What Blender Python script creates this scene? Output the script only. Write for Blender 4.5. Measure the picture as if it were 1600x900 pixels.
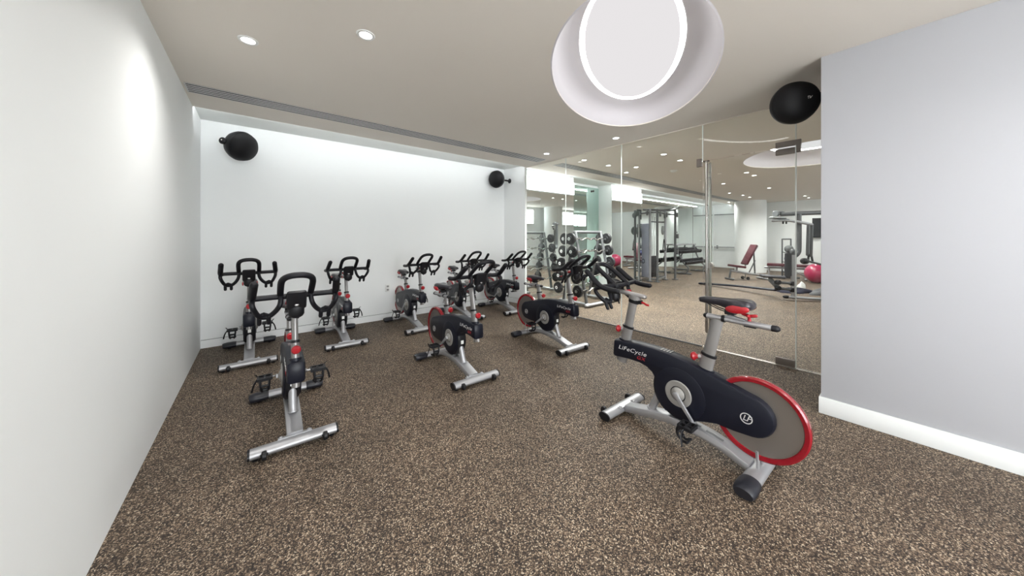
import bpy, bmesh, math, random
from mathutils import Vector, Matrix, Euler
PI = math.pi
R = math.radians
for o in list(bpy.data.objects):
    bpy.data.objects.remove(o)
C = bpy.context.scene.collection
scene = bpy.context.scene

# ------------------------------------------------------------------ camera
CAM_H = 1.40
cam_d = bpy.data.cameras.new('camera')
cam_d.sensor_fit = 'HORIZONTAL'
cam_d.sensor_width = 36.0
cam_d.lens = 36.0 * 496.0 / 1600.0
cam_d.shift_y = -80.0 / 1600.0
cam_d.clip_start = 0.05
cam = bpy.data.objects.new('camera', cam_d)
cam.location = (0, 0, CAM_H)
cam.rotation_euler = (PI / 2, 0, -math.atan2(0.6265, 0.7799))
C.objects.link(cam)
scene.camera = cam

# ------------------------------------------------------------------ world, exposure, light levels
w = bpy.data.worlds.new('world')
scene.world = w
w.use_nodes = True
w.node_tree.nodes['Background'].inputs[0].default_value = (0.9, 0.95, 1.0, 1)
w.node_tree.nodes['Background'].inputs[1].default_value = 0.6
scene.view_settings.view_transform = 'Standard'
scene.view_settings.look = 'None'
scene.view_settings.exposure = 0.30
scene.view_settings.gamma = 1.0
scene.view_settings.use_curve_mapping = False
RING_POWER = 9.0      # emission of the ring lamp inside each ceiling dome
DOME_PANEL = 0.66       # emission of the luminous panel at the top of the dome
SPOT_W = 150.0          # recessed downlights
COVE_POWER = 4.0       # light boxes over the pier mirrors in the gym
ADDED_LED_ROOM = 24.0         # added LED profile behind the grey ceiling edge, brightening the back wall
ADDED_LED_GYM = 34.0  # the same added profile on the gym side
WINDOW_POWER = 6.0
REAR_FILL = 12.0   # fill light from the tall windows added behind the camera

# ------------------------------------------------------------------ materials
def mat(name, col, rough=0.5, metal=0.0, coat=0.0, spec=0.5, bump=None, var=0.0, vscale=8.0):
    m = bpy.data.materials.new(name)
    m.use_nodes = True
    nt = m.node_tree
    b = nt.nodes['Principled BSDF']
    b.inputs['Base Color'].default_value = (*col, 1)
    b.inputs['Roughness'].default_value = rough
    b.inputs['Metallic'].default_value = metal
    b.inputs['Coat Weight'].default_value = coat
    b.inputs['Specular IOR Level'].default_value = spec
    tc = nt.nodes.new('ShaderNodeTexCoord')
    if var:
        n = nt.nodes.new('ShaderNodeTexNoise')
        n.inputs['Scale'].default_value = vscale
        n.inputs['Detail'].default_value = 4
        nt.links.new(tc.outputs['Object'], n.inputs['Vector'])
        r = nt.nodes.new('ShaderNodeMapRange')
        r.inputs['To Min'].default_value = max(0.02, rough - var)
        r.inputs['To Max'].default_value = min(1, rough + var)
        nt.links.new(n.outputs['Fac'], r.inputs['Value'])
        nt.links.new(r.outputs['Result'], b.inputs['Roughness'])
    if bump:
        n = nt.nodes.new('ShaderNodeTexNoise')
        n.inputs['Scale'].default_value = bump[0]
        n.inputs['Detail'].default_value = 3
        nt.links.new(tc.outputs['Object'], n.inputs['Vector'])
        bp = nt.nodes.new('ShaderNodeBump')
        bp.inputs['Strength'].default_value = bump[1]
        bp.inputs['Distance'].default_value = 0.002
        nt.links.new(n.outputs['Fac'], bp.inputs['Height'])
        nt.links.new(bp.outputs['Normal'], b.inputs['Normal'])
    return m

def emis(name, col, s):
    m = bpy.data.materials.new(name)
    m.use_nodes = True
    nt = m.node_tree
    nt.nodes.remove(nt.nodes['Principled BSDF'])
    e = nt.nodes.new('ShaderNodeEmission')
    e.inputs[0].default_value = (*col, 1)
    e.inputs[1].default_value = s
    nt.links.new(e.outputs[0], nt.nodes['Material Output'].inputs[0])
    return m

def floor_mat():
    m = bpy.data.materials.new('rubber_floor')
    m.use_nodes = True
    nt = m.node_tree
    b = nt.nodes['Principled BSDF']
    tc = nt.nodes.new('ShaderNodeTexCoord')
    def flecks(scale, seed):
        mp = nt.nodes.new('ShaderNodeMapping')
        mp.inputs['Location'].default_value = (seed, seed * 2, 0)
        v = nt.nodes.new('ShaderNodeTexVoronoi')
        v.inputs['Scale'].default_value = scale
        s = nt.nodes.new('ShaderNodeSeparateColor')
        nt.links.new(tc.outputs['Object'], mp.inputs[0])
        nt.links.new(mp.outputs[0], v.inputs['Vector'])
        nt.links.new(v.outputs['Color'], s.inputs[0])
        return v, s
    v1, s1 = flecks(215.0, 0)
    rmp = nt.nodes.new('ShaderNodeValToRGB')
    cr = rmp.color_ramp
    cr.interpolation = 'CONSTANT'
    stops = [(0, (0.018, 0.012, 0.009)), (0.28, (0.060, 0.040, 0.027)), (0.52, (0.135, 0.092, 0.062)),
             (0.69, (0.26, 0.185, 0.125)), (0.84, (0.46, 0.35, 0.245)), (0.94, (0.74, 0.61, 0.46))]
    cr.elements[0].position = 0
    cr.elements[0].color = (*stops[0][1], 1)
    cr.elements[1].position = stops[1][0]
    cr.elements[1].color = (*stops[1][1], 1)
    for p, c in stops[2:]:
        e = cr.elements.new(p)
        e.color = (*c, 1)
    nt.links.new(s1.outputs[0], rmp.inputs[0])
    # larger, soft patches of wear
    n = nt.nodes.new('ShaderNodeTexNoise')
    n.inputs['Scale'].default_value = 1.6
    n.inputs['Detail'].default_value = 6
    nt.links.new(tc.outputs['Object'], n.inputs['Vector'])
    mr = nt.nodes.new('ShaderNodeMapRange')
    mr.inputs['From Min'].default_value = 0.3
    mr.inputs['From Max'].default_value = 0.7
    mr.inputs['To Min'].default_value = 0.56
    mr.inputs['To Max'].default_value = 0.80
    nt.links.new(n.outputs['Fac'], mr.inputs['Value'])
    mx = nt.nodes.new('ShaderNodeVectorMath')
    mx.operation = 'SCALE'
    nt.links.new(rmp.outputs[0], mx.inputs[0])
    nt.links.new(mr.outputs[0], mx.inputs['Scale'])
    nt.links.new(mx.outputs[0], b.inputs['Base Color'])
    b.inputs['Roughness'].default_value = 0.62
    b.inputs['Specular IOR Level'].default_value = 0.35
    bp = nt.nodes.new('ShaderNodeBump')
    bp.inputs['Strength'].default_value = 0.5
    bp.inputs['Distance'].default_value = 0.002
    nt.links.new(s1.outputs[1], bp.inputs['Height'])
    nt.links.new(bp.outputs['Normal'], b.inputs['Normal'])
    return m

def glass_mat(name, tint, ior):
    m = bpy.data.materials.new(name)
    m.use_nodes = True
    nt = m.node_tree
    nt.nodes.remove(nt.nodes['Principled BSDF'])
    f = nt.nodes.new('ShaderNodeFresnel')
    f.inputs[0].default_value = ior
    t = nt.nodes.new('ShaderNodeBsdfTransparent')
    t.inputs[0].default_value = (*tint, 1)
    g = nt.nodes.new('ShaderNodeBsdfGlossy')
    g.inputs['Roughness'].default_value = 0.0
    g.inputs[0].default_value = (1, 1, 1, 1)
    x = nt.nodes.new('ShaderNodeMixShader')
    nt.links.new(f.outputs[0], x.inputs[0])
    nt.links.new(t.outputs[0], x.inputs[1])
    nt.links.new(g.outputs[0], x.inputs[2])
    nt.links.new(x.outputs[0], nt.nodes['Material Output'].inputs[0])
    return m

M = dict(
    wall=mat('white_wall_paint', (0.865, 0.885, 0.88), 0.62, bump=(60, 0.05)),
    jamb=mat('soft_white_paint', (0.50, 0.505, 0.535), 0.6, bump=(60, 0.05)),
    ceiling=mat('taupe_ceiling_paint', (0.78, 0.725, 0.655), 0.8, bump=(40, 0.04)),
    strip=mat('white_ceiling_paint', (0.88, 0.90, 0.88), 0.75),
    groove=mat('dark_reveal', (0.05, 0.05, 0.05), 0.8),
    dome=mat('dome_plaster', (0.78, 0.75, 0.78), 0.7),
    floor=floor_mat(),
    glass=glass_mat('clear_glass', (0.965, 0.985, 0.975), 1.28),
    mirror=mat('mirror_silver', (0.86, 0.91, 0.89), 0.01, 1.0),
    mirror_green=mat('tinted_mirror_silver', (0.52, 0.67, 0.62), 0.01, 1.0),
    steel=mat('brushed_steel', (0.55, 0.53, 0.50), 0.3, 1.0, var=0.08, vscale=30),
    fitting=mat('bronze_grey_fitting', (0.20, 0.175, 0.155), 0.42, 0.55),
    chrome=mat('chrome', (0.75, 0.75, 0.75), 0.14, 1.0),
    silver=mat('silver_powder_coat', (0.41, 0.41, 0.425), 0.45, 0.7, coat=0.1, var=0.06, vscale=25),
    silver_dark=mat('grey_metal_paint', (0.125, 0.13, 0.135), 0.42, 0.35, var=0.06),
    post=mat('satin_aluminium', (0.31, 0.30, 0.295), 0.40, 0.6, var=0.05),
    cover=mat('charcoal_plastic_cover', (0.006, 0.007, 0.014), 0.40, spec=0.3, var=0.05),
    covergrey=mat('graphite_plastic', (0.085, 0.088, 0.10), 0.32, 0.2, coat=0.2),
    black=mat('black_plastic', (0.006, 0.006, 0.008), 0.45, spec=0.35),
    rubber=mat('black_rubber_grip', (0.0045, 0.0045, 0.007), 0.5, spec=0.32, bump=(160, 0.3)),
    bootrub=mat('charcoal_rubber_boot', (0.012, 0.013, 0.019), 0.42, var=0.06),
    red=mat('red_gloss', (0.23, 0.003, 0.010), 0.24, coat=0.5),
    redplastic=mat('red_plastic', (0.36, 0.008, 0.015), 0.35, coat=0.2),
    disc=mat('grey_steel_disc', (0.34, 0.315, 0.295), 0.36, 0.85, var=0.05),
    ringgrey=mat('grey_ring_plastic', (0.30, 0.29, 0.275), 0.4, 0.3),
    leather=mat('black_saddle_leather', (0.016, 0.014, 0.020), 0.3, coat=0.15, bump=(90, 0.1)),
    letter=mat('silver_lettering', (0.78, 0.78, 0.78), 0.35, 0.4),
    redletter=mat('red_lettering', (0.42, 0.02, 0.03), 0.4),
    white=mat('white_plastic', (0.82, 0.82, 0.80), 0.4),
    maroon=mat('maroon_upholstery', (0.075, 0.012, 0.020), 0.45, bump=(70, 0.1)),
    blackpad=mat('black_upholstery', (0.028, 0.028, 0.034), 0.45),
    shroud=mat('blue_grey_shroud', (0.50, 0.52, 0.62), 0.36, 0.2, var=0.05),
    shrouddark=mat('dark_shroud_mark', (0.03, 0.035, 0.06), 0.4),
    pulley=mat('grey_pulley', (0.16, 0.17, 0.17), 0.4),
    iron=mat('black_cast_iron', (0.022, 0.022, 0.025), 0.4, 0.3, bump=(80, 0.2)),
    pink=mat('pink_vinyl', (0.40, 0.03, 0.09), 0.3, coat=0.3),
    medball=mat('grey_rubber_ball', (0.12, 0.13, 0.13), 0.5, bump=(90, 0.3)),
    blueball=mat('blue_rubber_ball', (0.03, 0.035, 0.16), 0.5, bump=(90, 0.3)),
    cloth=mat('dark_cloth', (0.015, 0.015, 0.03), 0.9, bump=(50, 0.4)),
    greycloth=mat('grey_cloth', (0.10, 0.10, 0.105), 0.9, bump=(50, 0.4)),
    screen=mat('television_screen', (0.012, 0.013, 0.016), 0.12),
    speaker=mat('black_speaker_grille', (0.004, 0.004, 0.005), 0.6, spec=0.3, bump=(300, 0.4)),
    speakerglow=mat('speaker_shell', (0.004, 0.004, 0.006), 0.38, spec=0.35),
    slot=mat('diffuser_slot_dark', (0.025, 0.025, 0.025), 0.8),
    slat=mat('diffuser_slat', (0.62, 0.61, 0.60), 0.45, 0.2),
    ring=emis('ring_lamp', (1.0, 0.985, 0.97), RING_POWER),
    ring_gym=emis('ring_lamp_gym', (1.0, 0.985, 0.97), RING_POWER * 3.2),
    dpanel=emis('dome_luminous_panel', (1.0, 0.97, 0.98), DOME_PANEL),
    lens=emis('downlight_lens', (1.0, 0.97, 0.93), 14.0),
    cove=emis('linear_cove_lamp', (0.96, 0.99, 1.0), COVE_POWER),
    rear_fill=emis('added_rear_window_fill', (0.93, 0.97, 1.0), REAR_FILL),
    added_led_room=emis('added_profile_room', (0.97, 0.99, 1.0), ADDED_LED_ROOM),
    added_led_gym=emis('added_profile_gym', (0.95, 0.985, 1.0), ADDED_LED_GYM),
    daylight=emis('window_daylight', (0.93, 0.97, 1.0), WINDOW_POWER),
)

# ------------------------------------------------------------------ mesh helpers
class MB:
    """collects vertices and faces of one mesh"""
    def __init__(s):
        s.v = []; s.f = []
    def add(s, vs, fs):
        n = len(s.v)
        s.v += [tuple(p) for p in vs]
        s.f += [tuple(i + n for i in f) for f in fs]
        return s
    def box(s, c, d, rot=None):
        hx, hy, hz = d[0] / 2, d[1] / 2, d[2] / 2
        vs = [Vector((x * hx, y * hy, z * hz)) for x in (-1, 1) for y in (-1, 1) for z in (-1, 1)]
        if rot is not None:
            m = rot if isinstance(rot, Matrix) else Euler(rot).to_matrix()
            vs = [m @ p for p in vs]
        vs = [p + Vector(c) for p in vs]
        return s.add(vs, [(0, 1, 3, 2), (4, 6, 7, 5), (0, 4, 5, 1), (2, 3, 7, 6), (0, 2, 6, 4), (1, 5, 7, 3)])
    def tube(s, pts, r, n=12, r2=None, side=None, cap='round', closed=False, rad=None):
        """sweep an ellipse (r along 'side', r2 across) along pts; rad = per-point scale"""
        P = [Vector(p) for p in pts]
        r2 = r if r2 is None else r2
        N = len(P)
        T = []
        for i in range(N):
            if closed:
                t = P[(i + 1) % N] - P[i - 1]
            else:
                t = P[min(i + 1, N - 1)] - P[max(i - 1, 0)]
            T.append(t.normalized())
        S = Vector(side) if side is not None else (Vector((0, 0, 1)) if abs(T[0].z) < 0.9 else Vector((1, 0, 0)))
        a = (S - T[0] * S.dot(T[0])).normalized()
        rings = []
        sc = list(rad) if rad else [1.0] * N
        def ring(c, a, t, k):
            b = t.cross(a)
            return [c + a * (math.cos(2 * PI * j / n) * r * k) + b * (math.sin(2 * PI * j / n) * r2 * k) for j in range(n)]
        frames = []
        for i in range(N):
            a = (a - T[i] * a.dot(T[i])).normalized()
            frames.append(a.copy())
        if not closed and cap == 'round':
            m = min(r, r2)
            for k, q in ((0.35, 0.94), (0.75, 0.66), (0.92, 0.35)):
                pass
            for k, q in ((0.40, 0.9), (0.80, 0.55)):
                rings.append(ring(P[0] - T[0] * (m * sc[0] * q), frames[0], T[0], k * sc[0]))
        for i in range(N):
            rings.append(ring(P[i], frames[i], T[i], sc[i]))
        if not closed and cap == 'round':
            m = min(r, r2)
            for k, q in ((0.80, 0.55), (0.40, 0.9)):
                rings.append(ring(P[-1] + T[-1] * (m * sc[-1] * q), frames[-1], T[-1], k * sc[-1]))
        vs = [p for rg in rings for p in rg]
        K = len(rings)
        fs = []
        for i in range(K if closed else K - 1):
            i2 = (i + 1) % K
            for j in range(n):
                j2 = (j + 1) % n
                fs.append((i * n + j, i2 * n + j, i2 * n + j2, i * n + j2))
        if not closed:
            fs.append(tuple(range(n)))
            fs.append(tuple((K - 1) * n + j for j in reversed(range(n))))
        # orientation: make ring faces point outward
        return s.add(vs, fs)
    def prism(s, outline, y0, y1, bev=0.0, axis='y'):
        """closed outline in (x,z) extruded along y, with a chamfered edge"""
        n = len(outline)
        def inset(o, d):
            res = []
            area = sum(o[i][0] * o[(i + 1) % n][1] - o[(i + 1) % n][0] * o[i][1] for i in range(n))
            sg = 1 if area > 0 else -1
            for i in range(n):
                p0, p1, p2 = Vector(o[i - 1]), Vector(o[i]), Vector(o[(i + 1) % n])
                e1 = (p1 - p0); e2 = (p2 - p1)
                if e1.length < 1e-9 or e2.length < 1e-9:
                    res.append(p1); continue
                e1.normalize(); e2.normalize()
                n1 = Vector((-e1.y, e1.x)) * sg; n2 = Vector((-e2.y, e2.x)) * sg
                m = n1 + n2
                if m.length < 1e-6:
                    m = n1
                m.normalize()
                k = d / max(0.5, m.dot(n1))
                res.append(p1 + m * k)
            return res
        lay = []
        if bev > 0:
            b = bev
            lay = [(y0, inset(outline, b)), (y0 + b * 0.3, inset(outline, b * 0.35)), (y0 + b, outline),
                   (y1 - b, outline), (y1 - b * 0.3, inset(outline, b * 0.35)), (y1, inset(outline, b))]
        else:
            lay = [(y0, outline), (y1, outline)]
        def pt(p, y):
            if axis == 'y': return (p[0], y, p[1])
            if axis == 'x': return (y, p[0], p[1])
            return (p[0], p[1], y)
        vs = [pt(p, y) for y, o in lay for p in o]
        fs = []
        for k in range(len(lay) - 1):
            for i in range(n):
                j = (i + 1) % n
                fs.append((k * n + i, k * n + j, (k + 1) * n + j, (k + 1) * n + i))
        fs.append(tuple(reversed(range(n))))
        fs.append(tuple((len(lay) - 1) * n + i for i in range(n)))
        return s.add(vs, fs)
    def lathe(s, prof, c=(0, 0, 0), axis=(0, 0, 1), n=32):
        """prof: list of (radius, distance along axis)"""
        ax = Vector(axis).normalized()
        q = Vector((0, 0, 1)).rotation_difference(ax).to_matrix()
        c = Vector(c)
        vs = []; fs = []
        for r, h in prof:
            for j in range(n):
                a = 2 * PI * j / n
                vs.append(q @ Vector((math.cos(a) * r, math.sin(a) * r, h)) + c)
        for i in range(len(prof) - 1):
            for j in range(n):
                k = (j + 1) % n
                fs.append((i * n + j, i * n + k, (i + 1) * n + k, (i + 1) * n + j))
        if prof[0] == prof[-1]:
            return s.add(vs, fs)
        if prof[0][0] > 1e-6:
            fs.append(tuple(reversed(range(n))))
        if prof[-1][0] > 1e-6:
            fs.append(tuple((len(prof) - 1) * n + j for j in range(n)))
        return s.add(vs, fs)
    def mesh(s, name, m, angle=38, bevel=0.0):
        me = bpy.data.meshes.new(name)
        me.from_pydata(s.v, [], s.f)
        bm = bmesh.new()
        bm.from_mesh(me)
        bmesh.ops.remove_doubles(bm, verts=bm.verts, dist=1e-6)
        if bevel > 0:
            ed = [e for e in bm.edges if len(e.link_faces) == 2 and e.calc_face_angle(0) > R(30)]
            bmesh.ops.bevel(bm, geom=ed, offset=bevel, segments=2, affect='EDGES', profile=0.5)
        bmesh.ops.recalc_face_normals(bm, faces=bm.faces)
        bm.to_mesh(me)
        bm.free()
        for p in me.polygons:
            p.use_smooth = True
        me.set_sharp_from_angle(angle=R(angle))
        me.materials.append(m)
        return me

def link(name, me, parent=None, loc=(0, 0, 0), rot=(0, 0, 0)):
    o = bpy.data.objects.new(name, me)
    C.objects.link(o)
    o.location = loc
    o.rotation_euler = rot
    if parent is not None:
        o.parent = parent
    return o

def build(name, mb, m, parent=None, loc=(0, 0, 0), rot=(0, 0, 0), bevel=0.0, angle=38):
    return link(name, mb.mesh(name, m, angle, bevel), parent, loc, rot)

def tag(o, label, cat, group=None):
    o['label'] = label
    o['category'] = cat
    if group:
        o['group'] = group
    return o

def thing(name, label, cat, loc=(0, 0, 0), rz=0.0, group=None):
    o = bpy.data.objects.new(name, None)
    o.empty_display_size = 0.1
    C.objects.link(o)
    o.location = loc
    o.rotation_euler = (0, 0, rz)
    return tag(o, label, cat, group)

def struct(name, mb, m, parent=None, bevel=0.0, loc=(0, 0, 0), rot=(0, 0, 0)):
    o = build(name, mb, m, parent, loc, rot, bevel)
    if parent is None:
        o['kind'] = 'structure'
    return o

def smooth(pts, n=6, closed=False):
    P = [Vector(p) for p in pts]
    out = []
    N = len(P)
    rng = range(N) if closed else range(N - 1)
    for i in rng:
        if closed:
            p0, p1, p2, p3 = P[i - 1], P[i], P[(i + 1) % N], P[(i + 2) % N]
        else:
            p0, p1, p2, p3 = P[max(i - 1, 0)], P[i], P[i + 1], P[min(i + 2, N - 1)]
        for k in range(n):
            t = k / n
            out.append(0.5 * ((2 * p1) + (p2 - p0) * t + (2 * p0 - 5 * p1 + 4 * p2 - p3) * t * t + (3 * p1 - p0 - 3 * p2 + p3) * t ** 3))
    if not closed:
        out.append(P[-1])
    return out

def text_mesh(txt, size, m, shear=0.0, extrude=0.0008, spacing=1.0):
    cu = bpy.data.curves.new('lettering', 'FONT')
    cu.body = txt
    cu.size = size
    cu.shear = shear
    cu.extrude = extrude
    cu.space_character = spacing
    cu.align_x = 'CENTER'
    cu.align_y = 'CENTER'
    o = bpy.data.objects.new('lettering', cu)
    C.objects.link(o)
    dg = bpy.context.evaluated_depsgraph_get()
    me = bpy.data.meshes.new_from_object(o.evaluated_get(dg))
    bpy.data.objects.remove(o)
    bpy.data.curves.remove(cu)
    me.materials.clear()
    me.materials.append(m)
    return me

# ------------------------------------------------------------------ the setting
HC = 2.83              # grey ceiling
HS = 2.87              # white ceiling strip by the back wall
UL, VB = -0.55, 5.53   # left wall, back wall
VE = 4.90              # edge of the grey ceiling
UP = 4.22              # return wall
UF = 16.6              # end wall of the gym
VM = 5.66              # wall of the gym behind the mirrors
VR = -1.0              # opposite wall of the gym
VBK = -3.0             # wall behind the camera

def line_u(v):         # the glass partition
    return 4.478 - 0.034 * v

def slab(x0, x1, y0, y1, z0, z1):
    return MB().box(((x0 + x1) / 2, (y0 + y1) / 2, (z0 + z1) / 2), (x1 - x0, y1 - y0, z1 - z0))

struct('floor', slab(UL - .15, UF + .15, VBK - .15, VM + .15, -0.12, 0), M['floor'])
struct('wall_left', slab(UL - .12, UL, VBK, VB + .12, 0, 2.97), M['wall'])
# the skirting is a flush board set off by a dark reveal
struct('wall_back', slab(UL, UP, VB, VB + .12, 0.105, 2.97), M['wall'])
struct('baseboard_back', slab(UL, UP, VB - .001, VB + .1, 0, 0.098), M['wall'])
struct('trim_1', slab(UL, UP, VB + .012, VB + .1, 0.098, 0.105), M['groove'])
struct('wall_return', MB().prism([(UP, VB + .12), (UP, VB), (4.312, 4.94), (4.36, 4.94), (4.40, VB + .12)], 0.105, 2.97, axis='z'), M['wall'])
struct('baseboard_return', MB().prism([(UP, VB + .02), (UP, VB), (4.312, 4.94), (4.36, 4.94), (4.40, VB + .02)], 0, 0.098, axis='z'), M['wall'])
struct('trim_2', MB().prism([(UP + .012, VB + .02), (UP + .012, VB), (4.322, 4.945), (4.36, 4.945), (4.40, VB + .02)], 0.098, 0.105, axis='z'), M['groove'])
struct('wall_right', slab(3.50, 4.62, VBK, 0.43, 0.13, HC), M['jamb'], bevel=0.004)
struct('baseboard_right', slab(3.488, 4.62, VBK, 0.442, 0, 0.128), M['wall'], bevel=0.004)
struct('wall_behind', slab(UL - .12, 3.5, VBK - .12, VBK, 0, 2.97), M['wall'])
for i, (a, b) in enumerate([(-.35, .85), (.95, 2.15)]):  # invented windows with glowing panes, added to light the room from behind
    fr = MB()
    for z in (0.45, 2.65):
        fr.box(((a + b) / 2, VBK + .03, z), (b - a, .06, .05))
    for x in (a + .025, (a + b) / 2, b - .025):
        fr.box((x, VBK + .03, 1.55), (.05, .06, 2.15))
    wo = struct('window_%d' % (i + 11), fr, M['white'])
    build('pane', slab(a + .05, b - .05, VBK, VBK + .006, 0.47, 2.63), M['rear_fill'], wo)

# gym beyond the glass
struct('wall_gym', slab(4.40, UF, VM, VM + .12, 0, 2.97), M['wall'])
struct('wall_end', slab(UF, UF + .12, VR, VM + .12, 0, 2.97), M['wall'])
struct('wall_opposite', slab(4.62, UF + .12, VR - .12, VR, 0, 2.97), M['wall'])
struct('baseboard_end', slab(UF - .012, UF, VR, VM, 0, 0.10), M['wall'])
PIERS = [(4.37, 6.16), (7.77, 9.38)]
for i, (a, b) in enumerate(PIERS):
    struct('wall_pier.%03d' % i if i else 'wall_pier', slab(a, b, 5.21, VM, 0, HS), M['wall'], bevel=0.003)

# ceiling with the oval openings of the light domes
DOMES = [((2.70, 1.60), 1.24, 0.675, R(28.8)), ((7.55, 0.98), 1.12, 1.02, R(28.8))]
def oval(c, a, b, rot, k=1.0, n=72, da=0.0):
    out = []
    for i in range(n):
        t = 2 * PI * i / n
        x, y = (a + da) * k * math.cos(t), (b + da) * k * math.sin(t)
        out.append((c[0] + x * math.cos(rot) - y * math.sin(rot), c[1] + x * math.sin(rot) + y * math.cos(rot)))
    return out
bm = bmesh.new()
def loop(pts, z):
    vs = [bm.verts.new((p[0], p[1], z)) for p in pts]
    return [bm.edges.new((vs[i], vs[(i + 1) % len(vs)])) for i in range(len(vs))]
edges = loop([(UL, VBK), (UF, VBK), (UF, VE), (UL, VE)], HC)
for d in DOMES:
    edges += loop(oval(*d), HC)
bmesh.ops.triangle_fill(bm, use_beauty=True, use_dissolve=False, edges=edges)
r = bmesh.ops.extrude_face_region(bm, geom=list(bm.faces))
for e in r['geom']:
    if isinstance(e, bmesh.types.BMVert):
        e.co.z += 0.03
bmesh.ops.recalc_face_normals(bm, faces=bm.faces)
me = bpy.data.meshes.new('ceiling')
bm.to_mesh(me); bm.free()
me.materials.append(M['ceiling'])
o = link('ceiling', me); o['kind'] = 'structure'
struct('ceiling_strip', slab(UL, UF, VE, VM, HS, HS + .1), M['strip'])
struct('ceiling_slab', slab(UL - .12, UF + .12, VBK - .12, VM + .12, 3.45, 3.55), M['ceiling'])

def sweep_oval(rings, n=72):
    """rings: list of (c, a, b, rot, da, z)"""
    mb = MB()
    vs = []
    for c, a, b, rot, da, z in rings:
        vs += [(x, y, z) for x, y in oval(c, a, b, rot, 1.0, n, da)]
    fs = []
    for i in range(len(rings) - 1):
        for j in range(n):
            k = (j + 1) % n
            fs.append((i * n + j, i * n + k, (i + 1) * n + k, (i + 1) * n + j))
    return mb.add(vs, fs)

def dome(d, label, ring='ring'):
    c, a, b, rot = d
    t = thing('light_dome', label, 'ceiling light', (c[0], c[1], HC))
    c0 = (0, 0)
    # curved plaster bowl rising from the opening, with its lip
    k = min(a, b)
    prof = [(0.0, -0.002), (0.012, 0.0), (0.0, 0.012), (-0.05 * k, 0.09), (-0.12 * k, 0.16), (-0.22 * k, 0.215), (-0.33 * k, 0.24), (-0.35 * k, 0.25)]
    bowl = build('bowl', sweep_oval([(c0, a, b, rot, da, z) for da, z in prof]), M['dome'], t, angle=60)
    # ring lamp standing in the gap between bowl and the luminous panel
    build('ring_lamp', sweep_oval([(c0, a, b, rot, -0.35 * k + q, z) for q, z in ((0.0, 0.25), (0.0, 0.29), (-0.045, 0.30), (-0.045, 0.262))]), M[ring], t, angle=60)
    # raised panel in the middle
    build('top_panel', MB().add([(x, y, 0.262) for x, y in oval(c0, a, b, rot, 1.0, 72, -0.35 * k - 0.045)], [tuple(range(72))]), M['dpanel'], t)
    return t
dome(DOMES[0], 'large oval white light dome in the grey ceiling over the exercise bikes')
dome(DOMES[1], 'far oval white light dome beyond the glass, over the gym', 'ring_gym')

# recessed downlights
def downlight(u, v, label, power):
    t = thing('downlight', label, 'ceiling light', (u, v, HC), 0, 'recessed round downlights in the grey ceiling')
    mb = MB().lathe([(0.040, 0.0), (0.042, -0.006), (0.058, -0.007), (0.062, -0.001)], n=28)
    build('trim_ring', mb, M['white'], t)
    build('lens', MB().lathe([(0.0, -0.004), (0.030, -0.003), (0.041, -0.001)], n=28), M['lens'], t)
    ld = bpy.data.lights.new('downlight_beam', 'SPOT')
    ld.energy = power
    ld.color = (1.0, 0.98, 0.955)
    ld.spot_size = R(150)
    ld.spot_blend = 1.0
    ld.shadow_soft_size = 0.05
    lo = bpy.data.objects.new('beam', ld)
    C.objects.link(lo)
    lo.parent = t
    lo.location = (0, 0, -0.02)
DL = [(4.05, 2.64, 'downlight nearest the big oval dome on the camera side of the glass'),
      (3.88, 3.88, 'downlight near the ceiling grille on the left side of the glass'),
      (4.75, 3.77, 'downlight just beyond the glass, right of the one near the ceiling grille'),
      (5.49, 3.75, 'small gym downlight left of the first tall glass seam'),
      (6.06, 3.48, 'gym downlight just right of the first tall glass seam'),
      (6.40, 3.91, 'gym downlight under and left of its neighbour, closest to the gym ceiling grille'),
      (5.49, 2.64, 'upper left one of the gym downlight pair left of the glass door'),
      (6.17, 2.66, 'lower right one of the gym downlight pair left of the glass door'),
      (8.49, 2.24, 'left one of the two dim downlights below the far oval dome'),
      (9.02, 2.23, 'right one of the two dim downlights below the far oval dome'),
      (9.79, 3.10, 'dim downlight just right of the tall door handle'),
      (12.04, 3.64, 'gym downlight above the grab rail on the end wall'),
      (13.03, 3.54, 'gym downlight right of the one above the grab rail'),
      (11.68, 2.53, 'gym downlight above the white round column'),
      (14.92, 2.24, 'left one of the farthest downlight pair above the television'),
      (15.76, 2.26, 'right one of the farthest downlight pair above the television')]
DL += [(13.85, 3.56, 'tiny gym downlight right above the left edge of the white column'),
       (15.2, 4.62, 'added downlight in the far corner of the gym by the end wall'),  # extra lamp added to brighten the end wall
       (0.60, 2.40, 'added downlight between the big oval dome and the left wall'),  # this and the following downlights are added to brighten the bike room
       (-.05, 3.00, 'added downlight closest to the left wall'),
       (0.60, 0.60, 'added downlight over the camera position by the left wall'),
       (0.60, -1.2, 'added downlight behind the camera by the left wall'),
       (2.30, -0.6, 'added downlight behind the camera by the right wall'),
       (2.30, -2.0, 'added downlight nearest the added rear windows')]
for u, v, lab in DL:
    downlight(u, v, lab, SPOT_W * (0.34 if u < 4.3 else (1.2 if u < 9.6 else (1.15 if u < 13.5 else 0.55))))

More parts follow.
